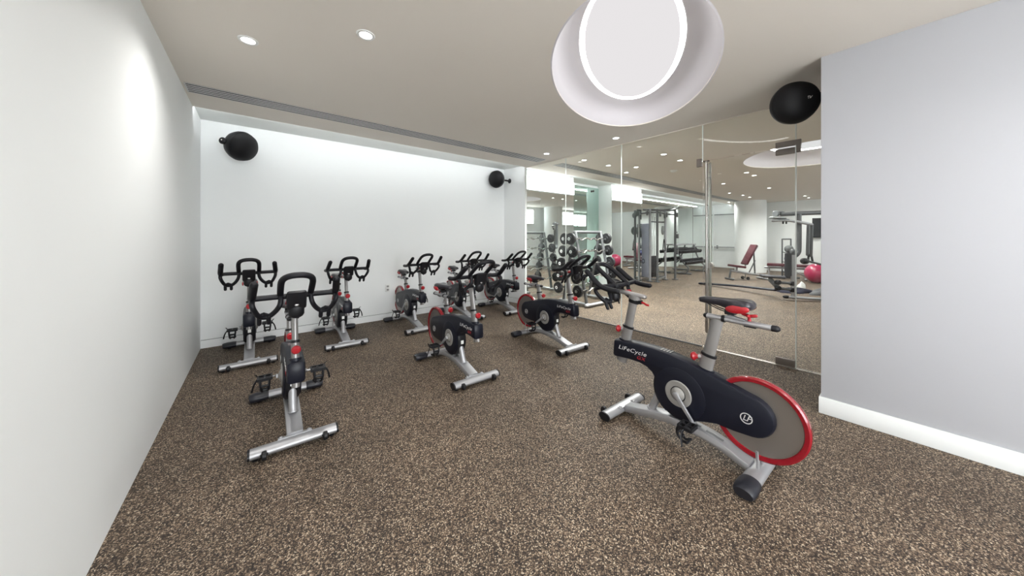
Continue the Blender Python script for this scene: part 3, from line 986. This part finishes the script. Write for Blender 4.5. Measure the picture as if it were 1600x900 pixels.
GRP = 'stationary exercise bikes in the studio'
def bike(u, v, th, dh, ds, right_pedal, label):
    t = thing('exercise_bike', label, 'exercise bike', (u, v, 0), th, GRP)
    part('main_beam', 'beam', f_beam, M['silver'], t)
    part('beam_decal', 'decal', f_beamdecal, M['silver_dark'], t)
    part('strut', 'strut', f_strut, M['silver'], t)
    part('strut', 'strut2', f_strut2, M['silver'], t)
    ff = part('front_floor_bar', 'foot', f_foot, M['silver'], t, (.444, 0, .044))
    for s in (-1, 1):
        part('end_cap', 'cap', f_footcap, M['black'], ff, (0, s * .240, 0), (0, 0, 0 if s > 0 else PI))
        wa = part('wheel_arm', 'warm', f_wheelarm, M['black'], ff, (.056, s * .165, .002))
        part('transport_wheel', 'wheel', f_wheel, M['black'], ff, (.058, s * .165, -.002))
        part('leveller', 'lev', f_leveller, M['black'], ff, (0, s * .21, -.008))
    part('bracket', 'bracket', f_bracket, M['silver'], ff, (-.030, 0, .0275), (0, -.12, 0))
    rf = part('rear_floor_bar', 'rear', f_rearbar, M['silver'], t, (-.444, 0, .044))
    for s in (-1, 1):
        part('rubber_boot', 'boot', f_boot, M['bootrub'], rf, (0, 0, 0), (0, 0, 0 if s > 0 else PI))
        part('leveller', 'lev', f_leveller, M['black'], rf, (0, s * .20, -.008))
    for s in (-1, 1):
        part('flywheel_bracket', 'fork%d' % s, f_fork(s), M['silver'], t, (-.444, 0, .05))
    fw = part('flywheel', 'disc', f_disc, M['disc'], t, (-.440, 0, .345))
    part('flywheel_rim', 'rim', f_rim, M['red'], fw)
    cv = part('drive_cover', 'cover', f_cover, M['cover'], t)
    part('lower_shell', 'lower', f_lower, M['black'], cv)
    for s in (-1, 1):
        part('cover_disc', 'cdisc%d' % s, f_coverdisc(s), M['cover'], cv)
        part('grey_ring', 'gring%d' % s, f_greyring(s), M['ringgrey'], cv)
        part('hub_cap', 'hub%d' % s, f_hub(s), M['ringgrey'], cv)
    part('vent', 'vents', f_vents, M['ringgrey'], cv)
    bike_label(cv)
    part('sticker', 'stick', lambda: MB().box((.6172 - X0, 0, .325), (.002, .030, .036), (0, -.07, 0)), M['white'], cv)
    # posts
    part('front_sleeve', 'fsl', f_fsleeve, M['post'], t)
    part('front_sleeve_boot', 'fbo', f_fboot, M['cover'], t)
    part('front_collar', 'fco', f_fcollar, M['black'], t)
    part('seat_sleeve', 'ssl', f_ssleeve, M['post'], t)
    part('seat_sleeve_boot', 'sbo', f_sboot, M['cover'], t)
    part('seat_collar', 'sco', f_scollar, M['black'], t)
    for nm, loc in (('f', (.872 - X0, 0, .664)), ('s', (.298 - X0, 0, .612))):
        ks = part('knob_stem', 'kst', f_knobstem, M['silver'], t, loc)
        part('pop_pin_knob', 'knb', f_knob, M['redplastic'], t, loc)
    # handlebar group slides along the front post
    h = FD * dh
    part('front_post', 'fin', f_finner, M['post'], t, h)
    part('height_scale', 'fsc', f_scale, M['black'], t, h)
    hd = part('stem_head', 'head', f_head, M['post'], t, h)
    part('clamp', 'clamp', f_clamp, M['black'], hd)
    part('clamp_lever', 'lever', f_lever, M['redplastic'], hd)
    part('stem_knob', 'rcl', f_redclamp, M['redplastic'], hd)
    hb = part('handlebar', 'hbar', f_handlebar, M['rubber'], t, h)
    for s in (-1, 1):
        part('grip', 'grip%d' % s, f_grip(s), M['rubber'], hb)
        part('bottle_holder', 'hold%d' % s, f_holder(s), M['rubber'], hb)
    cs = part('console', 'cons', f_console, M['black'], t, h)
    part('console_mount', 'consf', f_consolefoot, M['black'], cs)
    # saddle group slides along the seat post
    q = FD * ds
    part('seat_post', 'sin', f_sinner, M['post'], t, q)
    sl = part('seat_slider', 'slid', f_slider, M['silver'], t, q)
    part('slider_end_cap', 'slend', f_sliderend, M['black'], sl)
    part('slider_end_cap', 'slend2', f_sliderend2, M['black'], sl)
    part('slider_sleeve', 'slsl', f_slidersleeve, M['black'], sl)
    part('slider_knob', 'tkn', f_tknob, M['redplastic'], sl)
    sd = part('saddle', 'sad', f_saddle, M['leather'], t, q)
    for s in (-1, 1):
        part('saddle_side_patch', 'sadr%d' % s, f_saddlered(s), M['redplastic'], sd)
    part('saddle_rails', 'sadrl', f_saddlerails, M['black'], sd)
    part('saddle_stem', 'sst', f_seatstem, M['silver'], sd)
    # cranks
    a = math.atan2(right_pedal[1], right_pedal[0])
    cc = (.430 - X0, 0, .338)
    part('crank_spindle', 'spin', f_spindle, M['silver_dark'], t, cc)
    for s, ang in ((-1, a), (1, a + PI)):
        cr = part('crank_arm', 'crank%d' % s, f_crank(s), M['silver'], t, cc, (0, -ang, 0))
        part('pedal', 'pedal%d' % s, f_pedal(s), M['black'], cr, (.168, 0, 0), (0, ang, 0))
    return t

bike(2.277, 0.983, 1.549, 0, 0, (.12, .15), 'large foreground exercise bike facing the back wall, red rimmed flywheel nearest the camera')
bike(-.067, 4.874, -1.568, 0, -.16, (-.16, -.05), 'exercise bike in the back left corner, handlebars facing the camera')
bike(.207, 2.996, -1.585, 0, -.16, (-.16, -.05), 'big front left exercise bike seen head on, standing alone before the corner bike')
bike(.898, 4.873, -1.593, -.02, -.16, (-.15, -.06), 'exercise bike by the back wall, second from the left corner')
bike(1.879, 4.896, -1.563, -.018, -.165, (-.12, -.11), 'exercise bike by the back wall next to the wall outlet')
bike(2.812, 4.979, -1.645, -.011, -.165, (-.14, -.02), 'exercise bike by the back wall, mostly hidden behind the handlebars of the middle bike')
bike(1.636, 3.014, -1.594, .012, -.155, (-.13, -.10), 'middle exercise bike standing in the centre of the room')
bike(3.679, 4.886, -1.63, -.024, -.155, (-.13, -.10), 'exercise bike in the far right corner, by the white return wall')
bike(3.009, 2.979, -1.622, .012, -.165, (-.13, -.09), 'exercise bike in front of the mirrors, just left of the glass partition')

# ------------------------------------------------------------------ wall speakers
def speaker(loc, face, mount, label, logo=False):
    t = thing('wall_speaker', label, 'speaker', loc)
    f = Vector(face).normalized()
    build('shell', MB().lathe([(0.0, -.155), (.055, -.150), (.105, -.125), (.150, -.080), (.174, -.035), (.183, .005), (.180, .022)], (0, 0, 0), f, 40), M['speakerglow'], t)
    build('grille', MB().lathe([(.177, .020), (.174, .045), (.158, .085), (.120, .120), (.065, .138), (0, .143)], (0, 0, 0), f, 40), M['speaker'], t)
    mv = Vector(mount)
    b = MB().tube([mv * 0.35, mv * 0.98], .018, 12)
    n = mv.normalized()
    b.lathe([(.05, -.012), (.05, 0), (.0, 0)], mv, n, 24)
    build('bracket', b, M['black'], t)
    return t, f
sp1, f1 = speaker((-.156, 5.20, 2.53), (.74, -.60, -.32), (-.02, .325, .0), 'round black wall speaker high in the left corner over the bikes')
build('knob', MB().lathe([(.040, 0), (.040, .02), (.028, .032), (0, .034)], Vector((-.155, -.085, .015)), (-.6, -.8, 0), 20), M['black'], sp1)
build('led', MB().lathe([(.008, 0), (.0, .006)], Vector((-.172, -.118, .02)), (-.5, -.85, 0), 10), M['white'], sp1)
speaker((3.90, 5.36, 2.60), (-1, -.1, 0), (.345, .0, .0), 'small black speaker on the return wall near the ceiling, seen edge on')
sp3, f3 = speaker((3.765, .64, 2.60), (-.76, -.63, -.12), (.10, -.205, .06), 'big round black speaker in the upper right, hanging before the glass')
em = text_mesh('EV', .034, M['white'], .25, .001, .9)
q = Matrix.Identity(3)
zx = f3
xx = Vector((0, 0, 1)).cross(zx).normalized()
yy = zx.cross(xx)
q = Matrix((xx, yy, zx)).transposed()
o = link('logo', em, sp3)
o.matrix_local = Matrix.Translation(zx * .140 + xx * .035 + yy * .01) @ q.to_4x4()

# small fittings on the walls
t = thing('wall_outlet', 'small white wall outlet low on the back wall beside a bike', 'outlet', (1.73, VB, .53))
build('plate', MB().box((0, -.004, 0), (.075, .008, .12)), M['white'], t, bevel=.002)
build('socket', MB().box((0, -.009, .028), (.035, .003, .03)), M['ringgrey'], t)
build('socket', MB().box((0, -.009, -.028), (.035, .003, .03)), M['ringgrey'], t)
t = thing('smoke_detector', 'round white smoke detector on the gym ceiling left of the glass door', 'smoke detector', (7.0, 3.15, HC))
build('base', MB().lathe([(.075, 0), (.075, -.012), (.06, -.014)], n=28), M['white'], t)
build('sensor', MB().lathe([(.055, -.013), (.045, -.035), (0, -.04)], n=28), M['white'], t)

# ------------------------------------------------------------------ gym equipment beyond the glass
# barbell rack
def barbell_rack():
    t = thing('barbell_rack', 'grey metal barbell rack with curved bars behind the glass', 'barbell rack', (5.55, 4.30, 0))
    for s in (-1, 1):
        x = s * .50 * 0.86
        build('floor_foot', MB().tube([(x, -.38, .05), (x, .38, .05)], .05, 14, .03, side=(1, 0, 0)), M['silver'], t)
        build('upright', MB().tube([(x, .30, .07), (x, .02, 1.50)], .038, 12, .028, side=(1, 0, 0)).tube([(x, -.30, .07), (x, -.02, 1.50)], .038, 12, .028, side=(1, 0, 0)), M['silver_dark'], t)
    build('crossbar', MB().tube([(-.43, 0, 1.50), (.43, 0, 1.50)], .032, 12), M['silver_dark'], t)
    build('floor_bar', MB().tube([(-.52, -.36, .045), (.52, -.36, .045)], .045, 14, .03, side=(0, 1, 0)), M['silver'], t)
    return t
rack = barbell_rack()
def barbell_meshes():
    pts = [(-.66, 0, 0), (-.45, 0, 0), (-.34, 0, 0), (-.25, 0, -.030), (-.14, 0, .018), (0, 0, -.006), (.14, 0, .018), (.25, 0, -.030), (.34, 0, 0), (.45, 0, 0), (.66, 0, 0)]
    bar = MB().tube(smooth(pts, 4), .013, 10).mesh('bar', M['chrome'])
    pl = MB().lathe([(.0, -.045), (.05, -.045), (.055, -.028), (.108, -.028), (.118, -.018), (.118, .018), (.108, .028), (.055, .028), (.05, .045), (.0, .045)], (0, 0, 0), (1, 0, 0), 28).mesh('plate', M['iron'])
    cp = MB().lathe([(.0, -.006), (.035, -.006), (.035, .006), (0, .006)], (0, 0, 0), (1, 0, 0), 20).mesh('end_disc', M['chrome'])
    return bar, pl, cp
BAR, PL, CP = barbell_meshes()
side_name = {-1: 'near side', 1: 'mirror side'}
tier = ['lowest', 'second', 'middle', 'fourth', 'top']
for s in (-1, 1):
    for k in range(5):
        z = .34 + k * .255
        yy_ = s * (.356 - .178 * z)
        for e in (-1, 1):
            build('cradle_hook', MB().box((e * .43, yy_ + s * .004, z - .020), (.030, .050, .012)).box((e * .43, yy_ + s * .026, z - .008), (.030, .008, .034)), M['silver_dark'], rack)
        t = thing('barbell', 'curved chrome barbell with round black plates, %s tier, %s of the rack' % (tier[k], side_name[s]),
                  'barbell', (5.50 + .04 * s, 4.30 + yy_, z), 0, 'curved barbells on the rack')
        link('bar', BAR, t)
        for e in (-1, 1):
            link('plate', PL, t, (e * .60, 0, 0))
            link('end_disc', CP, t, (e * .652, 0, 0))
        # cradle hooks holding it (part of the look of each tier)
# cable machine
def cable_machine(u, v, rz):
    t = thing('cable_machine', 'tall grey cable pulley machine with twin towers beyond the glass', 'cable machine', (u, v, 0), rz)
    H = 2.26
    posts = [(-.55, -.13), (-.47, -.32), (.26, -.22), (.56, -.40), (-.28, .36)]
    for i, (x, y) in enumerate(posts):
        build('upright', MB().tube([(x, y, .03), (x, y, H)], .035, 12, cap='flat'), M['silver_dark'] if i % 2 else M['silver'], t)
        build('floor_plate', MB().box((x, y, .015), (.14, .14, .03)), M['silver_dark'], t, bevel=.006)
    # weight stack tower shroud
    build('shroud', MB().prism([(-.53, -.06), (-.32, .40), (-.28, .38), (-.49, -.08)], .12, 1.82, .006, axis='z'), M['shroud'], t)
    build('shroud_mark', MB().lathe([(.05, 0), (.05, .003), (.075, .003), (.075, 0), (.05, 0)], (-.435, .155, .62), (-.91, .41, 0), 28), M['shrouddark'], t)
    build('weight_stack', MB().box((-.24, -.02, .45), (.22, .12, .66)), M['iron'], t, bevel=.004)
    build('weight_stack', MB().box((.06, .02, .45), (.22, .12, .66)), M['iron'], t, bevel=.004)
    g = MB()
    for x in (-.31, -.17, -.01, .13):
        g.tube([(x, 0, .06), (x, 0, 2.05)], .008, 8)
    build('guide_rods', g, M['chrome'], t)
    b = MB()
    b.tube([(-.80, -.05, H - .02), (.80, -.30, H + .02)], .028, 12)
    b.tube([(-.47, -.32, H - .04), (.26, -.22, H - .02)], .026, 12)
    b.tube([(-.28, .36, H - .10), (-.55, -.13, H - .10), (-.47, -.32, H - .10), (.26, -.22, H - .12), (.56, -.40, H - .14)], .024, 10)
    b.tube([(-.30, -.05, 1.88), (.26, -.10, 1.88), (.26, -.22, 1.88)], .022, 10)
    b.tube([(.26, -.22, .10), (-.47, -.32, .08), (-.55, -.13, .10)], .022, 10)
    b.tube([(-.28, .36, .10), (.10, .10, .10), (.26, -.22, .10)], .022, 10)
    build('frame_beam', b, M['silver_dark'], t)
    for x, y in ((.30, -.25), (.60, -.28)):
        build('chin_up_bar', MB().tube(smooth([(x - .35, y, H + .0), (x, y - .05, H + .03), (x + .15, y - .15, H + .09)], 3), .016, 10), M['silver_dark'], t)
    for x, y, z in ((-.70, -.12, H - .12), (-.40, -.38, H - .16), (-.02, -.34, H - .20), (.14, -.32, H - .16), (.66, -.42, H - .14)):
        build('pulley', MB().lathe([(.0, -.022), (.075, -.022), (.085, -.014), (.070, 0), (.085, .014), (.075, .022), (0, .022)], (x, y, z), (.3, -1, 0), 24), M['pulley'], t)
    for x, y in ((-.33, -.42),):
        build('pulley', MB().lathe([(.0, -.02), (.13, -.02), (.14, -.01), (.14, .01), (.13, .02), (0, .02)], (x, y, 1.60), (.3, -1, 0), 28), M['pulley'], t)
        hh = MB()
        hh.tube([(x + .03, y - .03, 1.58), (x + .03, y - .03, 1.32)], .004, 6)
        hh.tube(smooth([(x - .05, y - .03, .98), (x - .01, y - .03, 1.20), (x + .03, y - .03, 1.32), (x + .07, y - .03, 1.20), (x + .11, y - .03, .98)], 4), .014, 8)
        hh.tube([(x - .06, y - .03, .97), (x + .12, y - .03, .97)], .018, 10)
        build('strap_handle', hh, M['black'], t)
    for x, y, z in ((.58, -.45, 1.42), (.58, -.44, .90)):
        build('carriage', MB().box((x, y, z), (.09, .09, .14)).tube([(x, y, z + .1), (x - .12, y - .05, z + .14)], .012, 8), M['silver_dark'], t, bevel=.006)
    return t
cable_machine(10.10, 5.15, 0)

# dumbbell rack with dumbbells
t = thing('dumbbell_rack', 'two tier black dumbbell rack before the mirror right of the cable machine', 'dumbbell rack', (13.15, 5.27, 0))
L = 2.0
for s in (-1, 1):
    build('foot', MB().tube([(s * .75, -.30, .04), (s * .75, .28, .04)], .04, 12, .03, side=(1, 0, 0)), M['silver_dark'], t)
    build('leg', MB().tube(smooth([(s * .75, -.16, .07), (s * .75, -.22, .25), (s * .75, -.05, .42), (s * .75, .12, .80), (s * .75, .20, 1.08)], 4), .035, 10, .025, side=(1, 0, 0)), M['silver_dark'], t)
TZ = [(-.13, .40), (.10, .80)]
for y, z in TZ:
    build('tray', MB().box((0, y - .09, z), (L, .035, .05), (R(25), 0, 0)).box((0, y + .09, z + .075), (L, .035, .05), (R(25), 0, 0)), M['black'], t)
build('back_rail', MB().tube([(-L / 2, .22, 1.10), (L / 2, .22, 1.10)], .03, 10), M['silver'], t)
DB = MB()
DB.tube([(0, -.09, 0), (0, .09, 0)], .015, 8)
for s in (-1, 1):
    DB.lathe([(.0, -.035), (.042, -.035), (.051, -.026), (.051, .026), (.042, .035), (0, .035)], (0, s * .10, 0), (0, 1, 0), 16)
DBM = DB.mesh('dumbbell', M['iron'])
for ti, (y, z) in enumerate(TZ):
    for k in range(14):
        o = link('dumbbell', DBM, None, (13.15 - L / 2 + .07 + k * .143, 5.27 + y - .005, z + .085), (R(24), 0, 0))
        nth = ('leftmost', 'second from left', 'third from left', 'fourth from left', 'fifth from left', 'sixth from left', 'seventh from left', 'seventh from right', 'sixth from right', 'fifth from right', 'fourth from right', 'third from right', 'second from right', 'rightmost')[k]
        tag(o, 'black round headed dumbbell, %s in the %s row of the dumbbell rack' % (nth, ('lower', 'upper')[ti]), 'dumbbell', 'dumbbells in the %s row of the rack' % ('lower', 'upper')[ti])

# adjustable bench
def bench(u, v, rz, label, back_angle=62, sc=1.0):
    t = thing('weight_bench', label, 'weight bench', (u, v, 0), rz)
    t.scale = (sc, sc, sc)
    def pad(name, c, d, rot):
        build(name, MB().box((0, 0, 0), d), M['maroon'], t, c, rot, bevel=.018)
    pad('seat_pad', (-.30, 0, .44), (.42, .30, .07), (0, R(8), 0))
    a = R(back_angle)
    ln = .72
    c = Vector((-.06, 0, .50)) + Vector((math.cos(a), 0, math.sin(a))) * (ln / 2)
    pad('backrest', c, (ln, .27, .07), (0, -a, 0))
    build('backrest_frame', MB().tube([(-.02, 0, .46), (-.02 + math.cos(a) * .74 + .05, 0, .46 + math.sin(a) * .74 - .03)], .024, 10), M['silver'], t)
    build('frame', MB().tube([(-.50, 0, .30), (.62, 0, .12)], .035, 12, .03).tube([(-.30, 0, .28), (-.30, 0, .41)], .025, 10), M['silver'], t)
    build('front_leg', MB().tube([(-.50, 0, .32), (-.54, 0, .05)], .03, 10).tube([(-.54, -.18, .035), (-.54, .18, .035)], .032, 12), M['silver_dark'], t)
    build('rear_leg', MB().tube([(.60, -.28, .035), (.60, .28, .035)], .034, 12).tube([(.60, 0, .04), (.60, 0, .12)], .03, 10), M['silver'], t)
    build('support_strut', MB().tube([(.30, 0, .17), (.26, 0, .90)], .022, 10).tube([(.10, 0, .22), (.30, 0, .62)], .018, 10), M['silver_dark'], t)
    for s in (-1, 1):
        build('wheel', MB().lathe([(.012, -.016), (.05, -.016), (.055, 0), (.05, .016), (.012, .016)], (-.02, s * .12, .055), (0, 1, 0), 20), M['black'], t)
    build('wheel_axle', MB().tube([(-.02, -.13, .055), (-.02, .13, .055)], .012, 8).tube([(-.02, 0, .055), (-.02, 0, .22)], .016, 8), M['silver_dark'], t)
    return t
bench(12.45, 3.30, R(-38), 'maroon padded adjustable bench with raised backrest before the white column', 62)

# flat bench with maroon pads, farther right
t = thing('flat_bench', 'low maroon padded bench behind the multi gym column', 'weight bench', (13.62, 2.75, 0), R(-80))
build('seat_pad', MB().box((0, 0, .46), (.50, .30, .09)), M['maroon'], t, bevel=.02)
build('back_pad', MB().box((.60, 0, .46), (.42, .30, .09)), M['maroon'], t, bevel=.02)
build('frame', MB().tube([(-.3, 0, .36), (.8, 0, .36)], .03, 10).tube([(.2, 0, .36), (.9, 0, .06)], .025, 10), M['silver'], t)
for x in (-.2, .72):
    build('leg', MB().tube([(x, 0, .36), (x, 0, .05)], .03, 10).tube([(x, -.22, .035), (x, .22, .035)], .033, 10), M['silver'], t)

# multi gym with overhead beam, seat and long foot rail
def multi_gym(px):
    t = thing('multi_gym', 'grey multi gym with overhead beam, black seat pad and long dark rail', 'exercise machine', (0, 0, 0))
    def W(x, y, depth):          # a point of the machine, measured on its own plane
        k = (x - 800) / 496.0
        Y = depth
        X = k * Y
        return Vector((.7794 * X + .6265 * Y, -.6258 * X + .7799 * Y, CAM_H - (y - 370) * Y / 496.0))
    D = 7.0
    A = lambda x, y, d=D: W(x, y, d)
    build('base_bar', MB().tube([A(1228, 464, 7.0), A(1292, 468, 6.85)], .05, 14, .03, side=(0, 1, 0)), M['silver'], t)
    build('base_cap', MB().tube([A(1227, 463.8, 7.0), A(1231, 464.1, 7.0)], .055, 14, .035, side=(0, 1, 0)), M['black'], t)
    build('mast', MB().tube([A(1240, 465), A(1239, 395)], .042, 14), M['silver'], t)
    build('mast_cap', MB().tube([A(1239, 397), A(1239, 392)], .048, 14), M['silver_dark'], t)
    build('back_pad', MB().tube([A(1231.5, 432), A(1232, 397)], .055, 16, .03, side=(1, -.8, 0)).tube([A(1231.5, 431), A(1232, 396)], .075, 16, .035, side=(1, -.8, 0), cap='flat'), M['blackpad'], t)
    build('rear_post', MB().tube(smooth([A(1240, 400, 7.1), A(1246, 396, 7.1), A(1248, 385, 7.1), A(1248, 336, 7.1)], 5), .055, 14), M['silver_dark'], t)
    build('overhead_beam', MB().tube([A(1222, 334.5, 7.1), A(1300, 331.5, 7.1)], .048, 14), M['silver_dark'], t)
    build('beam_pulley', MB().lathe([(0, -.03), (.06, -.03), (.065, 0), (.06, .03), (0, .03)], A(1213, 334, 7.05), (1, -.3, 0), 20).tube([A(1210, 331.5, 7.1), A(1224, 331.5, 7.1)], .03, 10), M['silver_dark'], t)
    build('press_arm', MB().tube(smooth([A(1208, 345), A(1222, 344), A(1240, 345.5), A(1262, 349.5), A(1269, 351)], 3), .030, 12), M['silver'], t)
    build('press_pad', MB().tube([A(1205, 340), A(1226, 341)], .022, 12, .06, side=(0, 0, 1)).tube([A(1216, 343), A(1232, 344)], .03, 10), M['pulley'], t)
    for x in (1224, 1229):
        build('pin', MB().tube([A(x, 345), A(x, 349)], .016, 8), M['black'], t)
    build('drop_arm', MB().tube([A(1263.5, 350), A(1262, 398)], .028, 12), M['silver_dark'], t)
    build('drop_arm', MB().tube([A(1269, 351), A(1267.5, 400)], .028, 12), M['silver_dark'], t)
    build('arm_knob', MB().tube([A(1259.5, 408, 6.95), A(1256, 408, 6.9)], .065, 14).tube([A(1264, 398), A(1263, 408)], .02, 8).tube([A(1268, 398), A(1270, 408)], .02, 8), M['black'], t)
    build('press_handle', MB().tube([A(1263, 408), A(1282, 413), A(1295, 417)], .022, 10), M['silver_dark'], t)
    build('seat_pad', MB().tube([A(1190, 430.5, 7.2), A(1224, 433.5, 7.05)], .035, 14, .13, side=(0, 0, 1)), M['blackpad'], t)
    build('seat_bracket', MB().tube([A(1203, 436, 7.1), A(1217, 450, 7.05)], .05, 10, .03), M['silver_dark'], t)
    for (x, y) in ((1216, 441), (1216, 450), (1238, 443), (1238, 453)):
        build('pivot', MB().lathe([(0, -.04), (.045, -.04), (.05, -.03), (.05, .03), (.045, .04), (0, .04)], A(x, y, 7.0), (-.6, -.8, 0), 18), M['black'], t)
    build('link_arm', MB().tube([A(1216, 441), A(1238, 443)], .03, 10).tube([A(1216, 450), A(1238, 453)], .03, 10), M['silver_dark'], t)
    build('foot_rail', MB().tube([A(1094, 442.5, 9.4), A(1150, 446.5, 8.4), A(1212, 453.2, 7.35)], .028, 12, .07, side=(0, 0, 1)), M['cover'], t)
    return t
multi_gym(0)

# exercise ball, medicine ball stand, television, things on the floor
def ball(name, r_, m, loc, label, cat):
    prof = [(r_ * math.sin(PI * i / 24), -r_ * math.cos(PI * i / 24)) for i in range(25)]
    prof[0] = (0, -r_); prof[-1] = (0, r_)
    mb = MB().lathe(prof, (0, 0, 0), (0, 0, 1), 40)
    return tag(build(name, mb, m, None, loc, angle=80), label, cat)
ball('exercise_ball', .29, M['pink'], (13.25, 1.72, .29), 'large pink exercise ball at the right edge of the gym', 'exercise ball')
t = thing('medicine_ball_stand', 'small black stand with round pads holding medicine balls by the end wall', 'ball rack', (14.2, 2.6, 0), R(-50))
st = MB()
for x in (-.13, .13):
    st.tube([(x, 0, .03), (x, 0, 1.32)], .022, 8)
st.tube([(-.13, 0, 1.32), (.13, 0, 1.32)], .022, 8)
build('frame', st, M['silver_dark'], t)
build('base', MB().box((0, -.05, .025), (.45, .5, .05)), M['silver_dark'], t, bevel=.01)
for z in (.88, .55, .22):
    build('cradle', MB().tube(smooth([(-.12, .0, z), (-.12, -.16, z - .02), (.12, -.16, z - .02), (.12, 0, z)], 3), .012, 8), M['black'], t)
mbp = Vector((14.2, 2.6, 0)) + Euler((0, 0, R(-50))).to_matrix() @ Vector((0, -.125, 0))
ball('medicine_ball', .125, M['medball'], (mbp.x, mbp.y, .985), 'grey medicine ball, topmost on the small black stand', 'medicine ball')
ball('medicine_ball', .125, M['blueball'], (mbp.x, mbp.y, .655), 'dark blue medicine ball under the grey one on the stand', 'medicine ball')
ball('medicine_ball', .125, M['medball'], (mbp.x, mbp.y, .325), 'grey medicine ball, lowest on the small black stand', 'medicine ball')
t = thing('television', 'black flat television mounted on the white end wall at right', 'television', (UF, 1.62, 1.74))
build('casing', MB().box((-.05, 0, 0), (.06, 1.30, .74)), M['black'], t, bevel=.006)
build('screen', MB().box((-.082, 0, 0), (.004, 1.26, .70)), M['screen'], t)
build('wall_mount', MB().box((-.01, 0, 0), (.02, .3, .3)), M['black'], t)
def heap(name, loc, sx, sy, sz, m, label, cat, seed):
    random.seed(seed)
    n, k = 22, 7
    vs = []; fs = []
    ph = [random.random() * 6.28 for _ in range(5)]
    for i in range(k + 1):
        f = i / k
        for j in range(n):
            a = 2 * PI * j / n
            w_ = 1 + .16 * math.sin(3 * a + ph[0]) + .09 * math.sin(5 * a + ph[1] + 3 * f)
            rr = math.cos(f * PI / 2) ** .7 * w_ if i < k else 0.02
            z = sz * (f ** .8) * (1 + .25 * math.sin(2 * a + ph[2]))
            vs.append((sx * rr * math.cos(a), sy * rr * math.sin(a), z))
    for i in range(k):
        for j in range(n):
            q_ = (j + 1) % n
            fs.append((i * n + j, i * n + q_, (i + 1) * n + q_, (i + 1) * n + j))
    fs.append(tuple(range(n))); fs.append(tuple(k * n + j for j in range(n)))
    return tag(build(name, MB().add(vs, fs), m, None, loc, (0, 0, R(-40)), angle=80), label, cat)
heap('exercise_mat_pile', (10.55, 1.78, 0), .42, .20, .11, M['cloth'], 'dark blue crumpled cloth on the gym floor before the pink ball', 'cloth', 3)
heap('gym_bag', (10.6, 1.30, 0), .24, .18, .13, M['greycloth'], 'small grey bag on the gym floor right of the dark cloth', 'bag', 5)
heap('towel', (11.55, 1.80, 0), .10, .08, .15, M['white'], 'small white towel on the floor left of the pink ball', 'towel', 8)
